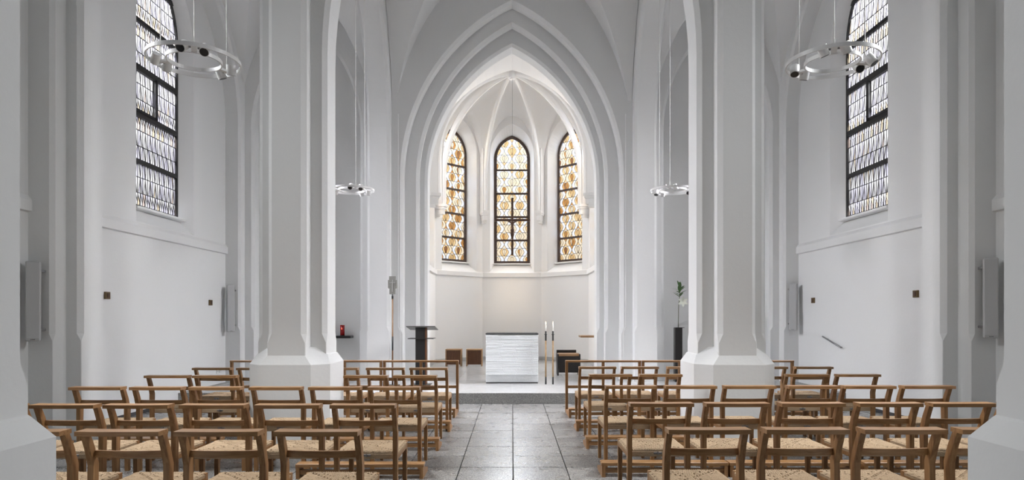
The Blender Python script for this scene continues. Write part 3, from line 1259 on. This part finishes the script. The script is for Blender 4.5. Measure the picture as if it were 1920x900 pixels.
def seat_mesh():
    """paper-cord seat: woven strips over a dark core, wrapped over the side rails"""
    mb = MB()
    X0, X1, Y0, Y1, Z = -.212, .212, .056, .470, .408
    mb.box(X0 + .004, X1 - .004, Y0 + .004, Y1 - .004, Z - .040, Z - .006, 1)
    nx, ny = 34, 34
    px, py = (X1 - X0) / nx, (Y1 - Y0) / ny
    sr = random.Random(11)
    HOLE = set()
    for i in range(nx):
        for j in range(ny):
            u = (i + .5) / nx * 2 - 1
            v = (j + .5) / ny * 2 - 1
            d = abs(u) - abs(v)
            if min(abs(u), abs(v)) > .05 and max(abs(u), abs(v)) < .92:
                if -.03 < d < .085 and i % 2 == 0:
                    HOLE.add((i, j))
                elif .22 < d < .30 and (i + j) % 3 == 0:
                    HOLE.add((i, j))
                elif -.30 < d < -.22 and i % 2 == 0 and (j // 2) % 2 == 0:
                    HOLE.add((i, j))

    def warp_over(i, j):
        u = (i + .5) / nx * 2 - 1
        v = (j + .5) / ny * 2 - 1
        return abs(v) > abs(u) if (i // 2 + j) % 5 else abs(v) <= abs(u)
    hi, lo, hole = Z + .004, Z - .004, Z - .016
    for axis in (0, 1):
        na, nb = (nx, ny) if axis == 0 else (ny, nx)
        A0, pa = (X0, px) if axis == 0 else (Y0, py)
        B0, B1, pb_ = (Y0, Y1, py) if axis == 0 else (X0, X1, px)
        ov = .005 if axis == 0 else .017
        for i in range(na):
            a0, a1 = A0 + pa * i + .0012, A0 + pa * (i + 1) - .0012
            pts = [(B0 - ov + .002, Z - .042), (B0 - ov, Z - .006)]
            for j in range(nb):
                key = (i, j) if axis == 0 else (j, i)
                w_ = warp_over(*key)
                z = (hi if (w_ if axis == 0 else not w_) else lo)
                if key in HOLE:
                    z = hole
                pts += [(B0 + pb_ * (j + .12), z), (B0 + pb_ * (j + .88), z)]
            pts += [(B1 + ov, Z - .006), (B1 + ov - .002, Z - .042)]
            vs, fs = [], []
            for b, z in pts:
                for a, dz in ((a0, -.0035), (a0 * .5 + a1 * .5, 0), (a1, -.0035)):
                    vs.append((a, b, z + dz) if axis == 0 else (b, a, z + dz))
            for k in range(len(pts) - 1):
                fs += [(k * 3, k * 3 + 1, k * 3 + 4, k * 3 + 3), (k * 3 + 1, k * 3 + 2, k * 3 + 5, k * 3 + 4)]
            mb.add(vs, fs, 0)
    return mb.mesh('seat', ['cord', 'cord_dark'])


def seat_rail_mesh(y0, y1):
    mb = MB()
    mb.box(-.20, .20, y0, y1, .352, .394, bev=.006)
    return mb.mesh('seat_rail', 'cord')


def side_rail_mesh():
    mb = MB()
    mb.box(-.014, .014, .06, .45, .350, .385, bev=.003)
    return mb.mesh('side_rail', 'oak')


def clip_mesh():
    mb = MB()
    mb.box(-.030, .030, .040, .052, .372, .388, bev=.002)
    mb.box(-.004, .004, .030, .044, .368, .392)
    return mb.mesh('row_link', 'grey_metal')


chair = empty('church_chair')
pm, lm, sm = post_mesh(), front_leg_mesh(), side_rail_mesh()
for s in (-1, 1):
    obj('back_post', pm, chair, (s * .2135, 0, 0))
    obj('leg', lm, chair, (s * .212, .452, 0))
    obj('side_rail', sm, chair, (s * .214, 0, 0))
obj('top_rail', rail_mesh(), chair)
obj('back_slat', slat_mesh(), chair)
obj('seat', seat_mesh(), chair)
obj('seat_rail', seat_rail_mesh(.048, .074), chair)
obj('seat_rail', seat_rail_mesh(.440, .466), chair)
obj('row_link', clip_mesh(), chair)

ROWL = {1: (3.59, [-1.072, -1.618, -2.158, -2.70]),
        2: (4.63, [-1.062, -1.598, -2.13, -2.67, -3.195, -3.72]),
        3: (5.75, [-1.048, -1.572, -2.097, -2.633, -3.154, -3.69]),
        4: (6.85, [-1.027, -1.55, -3.147, -3.656]),
        5: (7.84, [-1.013, -1.54, -2.10, -3.11, -3.643])}
ROWR = {1: (3.65, [1.10, 1.645, 2.19, 2.73]),
        2: (4.71, [1.083, 1.632, 2.175, 2.737, 3.265, 3.79]),
        3: (5.85, [1.075, 1.615, 2.147, 2.72, 3.226, 3.76]),
        4: (6.98, [1.064, 1.605, 3.19, 3.74]),
        5: (8.00, [1.06, 1.585, 2.155, 3.18, 3.74])}
ORD = ['first', 'second', 'third', 'fourth', 'fifth', 'sixth']
ROWN = {1: 'row nearest the viewer', 2: 'second row from the viewer', 3: 'third row from the viewer', 4: 'fourth row from the viewer', 5: 'row farthest from the viewer'}
first = True
for side, rows in (('left', ROWL), ('right', ROWR)):
    for r, (d, xs) in rows.items():
        for k, x in enumerate(xs):
            o = chair if first else copy_tree(chair)
            first = False
            o.location = (x, d, 0)
            o.rotation_euler = (0, 0, random.uniform(-.008, .008))
            tag(o, 'oak chair with woven seat, %s of aisle, %s, %s from aisle' % (side, ROWN[r], ORD[k]), 'chair', 'oak church chairs in rows')


# ------------------------------------------------------------------ kneelers
def kneeler_end(run, name='end_support', post=False):
    mb = MB()
    mb.prism([(0, 0), (0, .100), (.05, .100), (run, .035), (run, 0)], -.015, .015, 'x')
    return mb.mesh(name, 'oak')


kend = kneeler_end(.31)
klen = 1.10
kb = MB().box(-klen / 2, klen / 2, 0, .115, .100, .128, bev=.003).mesh('kneeling_board', 'oak_x')
kl = MB().box(-klen / 2 + .02, klen / 2 - .02, .015, .05, .035, .075, bev=.002).mesh('lower_rail', 'oak_x')


def kneeler(x, y, label):
    e = empty('kneeler', (x, y, 0))
    tag(e, label, 'kneeler', 'low oak kneelers')
    obj('kneeling_board', kb, e)
    obj('lower_rail', kl, e)
    for s in (-1, 1):
        obj('end_support', kend, e, (s * (klen / 2 - .02), 0, 0))
    return e


for r, d, q in ((2, 5.48, -.757), (3, 6.62, -.755), (4, 7.70, -.742)):
    kneeler(q - .55, d, 'low oak kneeler beside the aisle in front of left chairs, %s' % ROWN[r])
for r, d in ((2, 5.54), (3, 6.72), (4, 7.75)):
    kneeler(.775 + .55, d, 'low oak kneeler beside the aisle in front of right chairs, %s' % ROWN[r])
kneeler(2.435, 5.54, 'low oak kneeler in front of right chairs, second row, middle of three')
kneeler(3.60, 5.54, 'low oak kneeler in front of right chairs, second row, outermost of three')
kneeler(-3.57, 6.62, 'low oak kneeler in the left aisle in front of the third row')

# kneeling stands with rail in front of the front row
send = kneeler_end(.58)
tr = MB().box(-.55, .55, .535, .595, .722, .750, bev=.003).mesh('top_rail', 'oak_x')
lr = MB().box(-.53, .53, .552, .578, .345, .385, bev=.003).mesh('lower_bar', 'oak_x')
ps = MB().box(-.019, .019, .545, .585, 0, .722, bev=.002).mesh('post', 'oak')
for s, sd in ((-1, 'left'), (1, 'right')):
    for k in range(3):
        x = s * (.777 + .55 + k * 1.112)
        e = empty('kneeling_stand', (x, 8.76, 0))
        tag(e, 'oak kneeling stand with rail before the %s front chairs, %s' % (sd, ['beside the aisle', 'behind the pillar', 'nearest the side wall'][k]), 'kneeler', 'oak kneeling stands')
        obj('top_rail', tr, e)
        obj('lower_bar', lr, e)
        obj('kneeling_board', kb, e)
        obj('lower_rail', kl, e)
        for q in (-.531, 0, .531):
            obj('post', ps, e, (q, 0, 0))
        for q in (-1, 1):
            obj('end_support', send, e, (q * .53, 0, 0))

# ------------------------------------------------------------------ altar
PZ = .1745
e = empty('altar', (0.0, 11.55, PZ))
tag(e, 'white altar block of thin stacked bricks with black top slab', 'altar')
rnd = random.Random(3)
rows_n = 24
zz0, zz1 = .155, .885
ch = (zz1 - zz0) / rows_n
core = MB().box(-.465, .465, .012, .67, .155, .885)
core.build('core', 'altar_brick', e)
bm_cache = {}
for r in range(rows_n):
    mb = MB()
    x = -.475
    z = zz0 + r * ch
    while x < .475 - .01:
        L = rnd.uniform(.22, .34)
        x2 = min(x + L, .475)
        if .475 - x2 < .06:
            x2 = .475
        if r == 0:
            y0 = 0.0 + rnd.uniform(-.004, .0)
        else:
            y0 = rnd.uniform(0.0, .008)
        m2 = MB().box(x + .0005, x2 - .0005, y0, .69 - rnd.uniform(0, .01), z + .0020, z + ch - .0012, bev=.005)
        m2.build('brick', 'altar_brick', e)
        x = x2
MB().box(-.475, .475, .06, .63, .018, .154, bev=.004).build('base', 'altar_brick', e)
MB().box(-.47, .47, .055, .64, .0, .018).build('foot', 'black_metal', e)
MB().box(-.478, .478, -.004, .66, .889, .905, bev=.002).build('top_slab', 'slate', e)


# ------------------------------------------------------------------ sanctuary furniture
def stool(x, label):
    e = empty('cube_stool', (x, 15.5, PZ))
    tag(e, label, 'stool', 'oak box stools')
    MB().box(-.193, .193, 0, .36, .385, .412, bev=.003).build('seat_board', 'oak_light', e)
    for s in (-1, 1):
        MB().box(s * .180 - .013, s * .180 + .013, 0, .36, 0, .385, bev=.003).build('side_board', 'oak_light', e)
    MB().box(-.167, .167, .03, .05, .04, .385).build('front_panel', 'oak_brown', e)


stool(-1.42, 'low oak box stool left of the altar, the farther one from it')
stool(-.917, 'low oak box stool just left of the altar')

e = empty('lectern', (-1.62, 11.30, PZ))
tag(e, 'black metal lectern post with tilted top and small shelf', 'lectern')
MB().box(-.085, .085, 0, .03, 0, 1.02, bev=.002).build('post', 'black_metal', e)
MB().box(.085, .108, .0, .14, 0, 1.02, bev=.002).build('side_strip', 'oak_brown', e)
m2 = MB()
P_ = lambda x, y, z: (x, y, z)
m2.prism([(-.03, 1.045), (.46, .975), (.46, .963), (-.03, 1.030)], -.245, .265, 'x')
m2.build('reading_top', 'lectern_grey', e)
MB().box(-.22, .235, -.02, .30, .815, .828, bev=.002).build('shelf', 'black_satin', e)
MB().box(-.18, .18, -.10, .25, 0, .012, bev=.002).build('base_plate', 'black_metal', e)

# processional cross
e = empty('processional_cross', (-2.09, 11.2, PZ))
tag(e, 'processional cross on a tall wooden pole before the left chancel pier', 'cross')
MB().cyl((0, 0), .13, 0, .02, 24).build('base', 'black_metal', e)
MB().cyl((0, 0), .013, .02, 1.52, 10).build('pole', 'pole_wood_dark', e, True)
MB().cyl((0, 0), .0145, .62, .86, 10).build('black_sleeve', 'black_metal', e, True)
MB().cyl((0, 0), .016, 1.52, 1.57, 10).cyl((0, 0), .008, 1.57, 1.62, 8).build('ferrule', 'black_metal', e)
pl = [(-.052, 1.60), (.052, 1.60), (.052, 1.70), (.066, 1.70), (.078, 1.72), (.078, 1.85), (.058, 1.85), (.058, 1.915), (-.058, 1.915), (-.058, 1.85), (-.078, 1.85), (-.078, 1.72), (-.066, 1.70), (-.052, 1.70)]
pq = MB().prism(pl, -.02, .02, 'y').build('plaque', 'plaque_stone', e)
m2 = MB()
m2.box(-.004, .004, -.027, -.018, 1.64, 1.855)
m2.box(-.048, .048, -.027, -.018, 1.80, 1.808)
m2.build('cross_inlay', 'silver', pq)

# processional candles
for x, lb in ((.604, 'left one of the two tall lit candle poles right of the altar'), (.733, 'right one of the two tall lit candle poles right of the altar')):
    e = empty('candle_pole', (x, 11.45, PZ))
    tag(e, lb, 'candle', 'lit candle poles')
    MB().cyl((0, 0), .0155, 0, .13, 12).build('foot', 'black_metal', e, True)
    MB().cyl((0, 0), .0145, .13, .78, 12).build('pole', 'pole_wood', e, True)
    MB().cyl((0, 0), .0155, .78, .95, 12).build('sleeve', 'black_metal', e, True)
    MB().ring(.026, .012, .885, .897, 16).build('collar', 'black_metal', e)
    cd = MB().cyl((0, 0), .012, .95, 1.075, 12).build('candle', 'candle_wax', e, True)
    fl = MB()
    prof = [(.002, 1.075), (.0065, 1.088), (.005, 1.102), (.001, 1.122)]
    fl.loft([[(r * math.cos(2 * PI * k / 10), r * math.sin(2 * PI * k / 10), z) for k in range(10)] for r, z in prof])
    fl.build('flame', 'flame', cd, True)

# celebrant's seat
e = empty('celebrant_seat', (1.165, 13.1, PZ))
tag(e, 'low black boxy chair with oak seat board right of the altar', 'chair')
MB().box(-.205, .205, 0, .02, .06, .40).build('front_panel', 'black_satin', e)
for s in (-1, 1):
    MB().box(s * .222 - .014, s * .222 + .014, 0, .42, 0, .44, bev=.003).build('side_board', 'black_satin', e)
MB().box(-.207, .207, -.006, .40, .398, .446, bev=.004).build('seat_board', 'oak_light', e)
MB().box(-.225, .19, .40, .43, .10, .505, bev=.003).build('backrest', 'black_satin', e)
MB().box(-.243, -.236, -.002, .02, .0, .44).build('edge_strip', 'grey_metal', e)

# credence shelf on the chancel wall
e = MB().box(1.56, 1.989, 14.55, 15.0, .905, .945, bev=.004).build('credence_shelf', 'oak_light')
tag(e, 'pale oak wall shelf at the right side of the chancel', 'shelf')

# sanctuary lamp on its shelf
e = MB().box(-3.45, -3.045, 12.06, 12.298, .975, 1.02, bev=.003).build('lamp_shelf', 'black_satin')
tag(e, 'black wall shelf under the red lamp, end of left aisle', 'shelf')
e = empty('sanctuary_lamp', (-3.22, 12.15, 1.02))
tag(e, 'red glass sanctuary lamp glowing on the black wall shelf', 'lamp')
MB().cyl((0, 0), .041, .008, .20, 20).build('red_glass', 'red_glass', e, True)
MB().cyl((0, 0), .043, 0, .012, 20).build('base', 'black_metal', e)
MB().ring(.043, .006, .195, .203, 20).build('rim', 'red_glass', e)
fl = MB()
fl.loft([[(r * math.cos(2 * PI * k / 8) + .0, -.044 + .3 * r * math.sin(2 * PI * k / 8), z) for k in range(8)] for r, z in ((.002, .12), (.007, .13), (.002, .152))])
fl.build('flame', 'flame_red', e)

# flower pedestal and lily
e = empty('flower_pedestal', (3.09, 11.85, PZ))
tag(e, 'slim black flower pedestal in front of the right aisle end wall', 'pedestal')
MB().box(-.066, .066, 0, .13, 0, 1.0, bev=.002).build('column', 'black_satin', e)
MB().box(-.062, .105, .005, .125, 1.0, 1.008).build('top_plate', 'black_satin', e)
e = empty('lily_stem', (3.09, 11.90, PZ + 1.008))
tag(e, 'single white lily with green leaves standing on the black pedestal', 'flower')
MB().tube([(0, 0, 0), (.005, 0, .2), (.01, 0, .42), (.03, 0, .60), (.035, 0, .72)], .006, 8).build('stem', 'stem', e, True)


def leaf_mesh(L, W):
    mb = MB()
    vs, fs = [], []
    n = 6
    for k in range(n + 1):
        t = k / n
        w = W * math.sin(PI * min(max(t, .02), .98)) ** .8
        z = L * t
        q = .22 * L * t * t
        vs += [(-w, q - .12 * w, z), (0, q, z), (w, q - .12 * w, z)]
    for k in range(n):
        fs += [(k * 3, k * 3 + 1, k * 3 + 4, k * 3 + 3), (k * 3 + 1, k * 3 + 2, k * 3 + 5, k * 3 + 4)]
    mb.add(vs, fs)
    return mb


rnd = random.Random(5)
lf = leaf_mesh(.155, .030).mesh('leaf', 'leaf', True)
for k in range(13):
    o = obj('leaf', lf, e, (.03, 0, .56 + .015 * k))
    o.rotation_euler = (-rnd.uniform(.35, 1.1) if k < 10 else -.2, 0, k * 2.4 + .8)
pf = leaf_mesh(.105, .026).mesh('petal', 'petal', True)
fb = MB().tube([(0, 0, 0), (.05, -.03, .0)], .005, 6).build('flower_stalk', 'stem', e, True, loc=(.02, 0, .48))
for k in range(6):
    o = obj('petal', pf, fb, (.055, -.03, 0))
    o.rotation_euler = (Matrix.Rotation(PI / 2, 4, 'X') @ Matrix.Rotation(k * PI / 3, 4, 'Z') @ Matrix.Rotation(-1.0, 4, 'X')).to_euler()

# small brass wall plaques
for s, d, z, lb in ((-1, 8.36, 1.665, 'small brass plaque on the left aisle wall, nearer the viewer'), (-1, 11.23, 1.63, 'small brass plaque on the left aisle wall, nearer the chancel'),
                    (1, 11.24, 1.67, 'small brass plaque on the right aisle wall, nearer the chancel'), (1, 8.38, 1.686, 'small brass plaque on the right aisle wall, nearer the viewer')):
    mb = MB()
    x0, x1 = sorted((s * 5.275, s * 5.30))
    mb.box(x0, x1, d - .05, d + .05, z - .047, z + .047, bev=.003)
    e = mb.build('wall_plaque', 'brass')
    tag(e, lb, 'plaque', 'small brass wall plaques')
    x0, x1 = sorted((s * 5.268, s * 5.278))
    MB().box(x0, x1, d - .025, d + .025, z - .03, z + .03, bev=.002).build('relief', 'bronze', e)

# column loudspeakers
for s, yb, z, lb in ((-1, BAYS[3], 1.127, 'tall pale column loudspeaker on the left wall near the picture edge'), (1, BAYS[3], 1.16, 'tall pale column loudspeaker on the right wall near the picture edge'),
                     (-1, BAYS[4], 1.105, 'tall pale column loudspeaker at the far end of the left aisle'), (1, BAYS[4], 1.13, 'tall pale column loudspeaker at the far end of the right aisle')):
    e = empty('column_speaker', (s * 5.115, yb - .60, z))
    tag(e, lb, 'speaker', 'column loudspeakers')
    a = .02
    mb = MB()
    mb.box(-.066, .066, 0, .10, 0, .86, bev=.010)
    b = mb.build('cabinet', 'speaker_grey', e)
    b.rotation_euler = (a * -1.5, 0, -s * .55)
    g = MB().box(-.058, .058, -.004, .004, .03, .845, bev=.002).build('grille', 'speaker_grey', b)
    lg = MB()
    for q in (-.016, -.005, .006, .016):
        lg.box(q - .003, q + .003, -.006, -.003, .014, .021)
    lg.build('logo_mark', 'black_metal', b)
    for zz in (.12, .76):
        MB().box(-.012, .012, .05, .22, zz - .012, zz + .012).build('bracket', 'grey_metal', e)

# handrail on the right wall by the step
e = empty('handrail', (5.30, 10.2, .894))
tag(e, 'short steel handrail sloping down the right aisle wall', 'handrail')
MB().tube([(-.06, 0, 0), (-.06, .6, .156)], .013, 10).build('rail', 'grey_metal', e, True)
for t in (.12, .88):
    MB().tube([(-.06, .6 * t, .156 * t), (-.02, .6 * t, .156 * t - .02), (0, .6 * t, .156 * t - .02)], .007, 8).build('bracket', 'grey_metal', e, True)

# wall sockets at the left aisle
for k, (d, z) in enumerate(((11.5, .40), (11.62, .41))):
    e = MB().box(-5.30, -5.288, d - .04, d + .04, z - .04, z + .04, bev=.003).build('wall_socket', 'socket_white')
    tag(e, 'white wall socket low on the left aisle wall, %s of a pair' % ['nearer', 'farther'][k], 'socket', 'wall sockets')
    for q in (-.012, .012):
        MB().box(-5.287, -5.2865, d + q - .004, d + q + .004, z - .006, z + .006).build('hole', 'black_metal', e)

# ------------------------------------------------------------------ hanging crucifix
e = empty('crucifix', (.008, 15.8, 3.76))
tag(e, 'dark bronze crucifix hanging before the central apse window', 'crucifix')
MB().box(-.028, .028, -.02, .02, -.87, .55, bev=.004).build('upright', 'bronze', e)
MB().box(-.435, .435, -.022, .018, -.028, .028, bev=.004).build('crossbeam', 'bronze', e)
MB().tube([(0, 0, .55), (0, 0, 3.48)], .0022, 6).build('wire', 'black_metal', e)
me = bpy.data.meshes.new('corpus')
V = [(0, -.05, -.24), (0, -.055, -.17), (0, -.055, -.09), (0, -.045, -.035), (.012, -.06, .03),      # pelvis, waist, chest, neck, head
     (-.055, -.05, -.055), (-.13, -.04, -.02), (-.23, -.03, .012), (-.255, -.03, .016),               # left arm
     (.055, -.05, -.055), (.13, -.04, -.02), (.23, -.03, .012), (.255, -.03, .016),
     (-.028, -.06, -.27), (-.03, -.085, -.36), (-.008, -.05, -.47), (-.006, -.08, -.50),
     (.028, -.06, -.27), (.03, -.085, -.36), (.008, -.05, -.47), (.006, -.08, -.50)]
E = [(0, 1), (1, 2), (2, 3), (3, 4), (2, 5), (5, 6), (6, 7), (7, 8), (2, 9), (9, 10), (10, 11), (11, 12), (0, 13), (13, 14), (14, 15), (15, 16), (0, 17), (17, 18), (18, 19), (19, 20)]
R_ = [.04, .033, .045, .018, .032, .022, .016, .011, .009, .022, .016, .011, .009, .028, .022, .013, .009, .028, .022, .013, .009]
me.from_pydata(V, E, [])
co = obj('figure', me, e)
me.materials.append(M['bronze'])
md = co.modifiers.new('skin', 'SKIN')
for i, sv in enumerate(me.skin_vertices[0].data):
    sv.radius = (R_[i], R_[i] * .85)
me.skin_vertices[0].data[0].use_root = True
co.modifiers.new('sub', 'SUBSURF').render_levels = 2
MB().box(-.05, .05, -.095, -.02, -.30, -.22, bev=.02).build('loincloth', 'bronze', e)

# ------------------------------------------------------------------ ring lamps
def ring_lamp(x, y, z, label, rot, tilts, aim=None, watts=0):
    e = empty('ring_lamp', (x, y, z), rot)
    tag(e, label, 'lamp', 'hanging ring lamps')
    MB().ring(.341, .010, -.015, .015, 72).build('outer_ring', 'lamp_white', e)
    MB().ring(.203, .010, -.015, .015, 56).build('inner_ring', 'lamp_white', e)
    q = 0
    for k in range(3):
        a = PI / 2 + k * 2 * PI / 3
        ca, sa = math.cos(a), math.sin(a)
        P = lambda r, t, zz, ca=ca, sa=sa: (r * ca - t * sa, r * sa + t * ca, zz)
        MB().box(.198, .335, -.020, .020, -.009, .009, P=P).build('arm', 'lamp_white', e)
        cb = MB().tube([P(.275, 0, .009), P(.275, 0, .07)], .006, 8)
        cb.tube([P(.275, 0, .07), P(.26, 0, 7.3 - z)], .0035, 6)
        cb.build('cable', 'lamp_cable', e)
        for t in (-.075, .075):
            tl = tilts[q]
            q += 1
            sp = MB().cyl((0, 0), .036, -.045, .035, 24).build('spotlight', 'lamp_white', e, loc=P(.268, t, .0))
            sp.rotation_euler = (tl[0], tl[1], -rot)
            MB().cyl((0, 0), .031, -.0475, -.0445, 24).build('lens', 'lamp_lens', sp)
            MB().tube([P(.268, t * .3, 0), P(.268, t * .75, 0)], .008, 8).build('swivel', 'grey_metal', e)
    dl = bpy.data.lights.new('ring_downlight', 'SPOT')
    dl.energy = 140 if y < 8 else 100
    dl.spot_size = math.radians(96)
    dl.spot_blend = .6
    dl.shadow_soft_size = .25
    dl.color = (1.0, .985, .96)
    do = bpy.data.objects.new('ring_downlight', dl)
    C.objects.link(do)
    do.location = (x, y, z - .10)
    if aim:
        l = bpy.data.lights.new('spot_beam', 'SPOT')
        l.energy = watts
        l.spot_size = math.radians(19)
        l.spot_blend = 1.0
        l.shadow_soft_size = .08
        l.color = (1.0, .96, .90)
        o = bpy.data.objects.new('spot_beam', l)
        C.objects.link(o)
        o.location = (x, y + .1, z - .08)
        o.rotation_euler = (Vector(aim) - o.location).to_track_quat('-Z', 'Y').to_euler()


T1 = [(.35, .1), (.3, -.3), (.5, .5), (.4, .6), (-.9, .1), (-.75, -.15)]
T2 = [(.3, .1), (-.4, .2), (.1, -.4), (.2, -.5), (-.35, -.5), (-.9, .1)]
ring_lamp(-2.49, 5.015, 3.40, 'white double ring lamp hanging before the left aisle window', -.588, T1, (.1, 11.6, .6), 130)
ring_lamp(2.51, 5.015, 3.39, 'white double ring lamp hanging before the right aisle window', .63, T2, (-.1, 11.6, .6), 130)
ring_lamp(-2.464, 9.845, 3.335, 'small-looking white ring lamp beyond the left pillar', -.588, T1)
ring_lamp(2.478, 9.845, 3.33, 'small-looking white ring lamp beyond the right pillar', .63, T2)
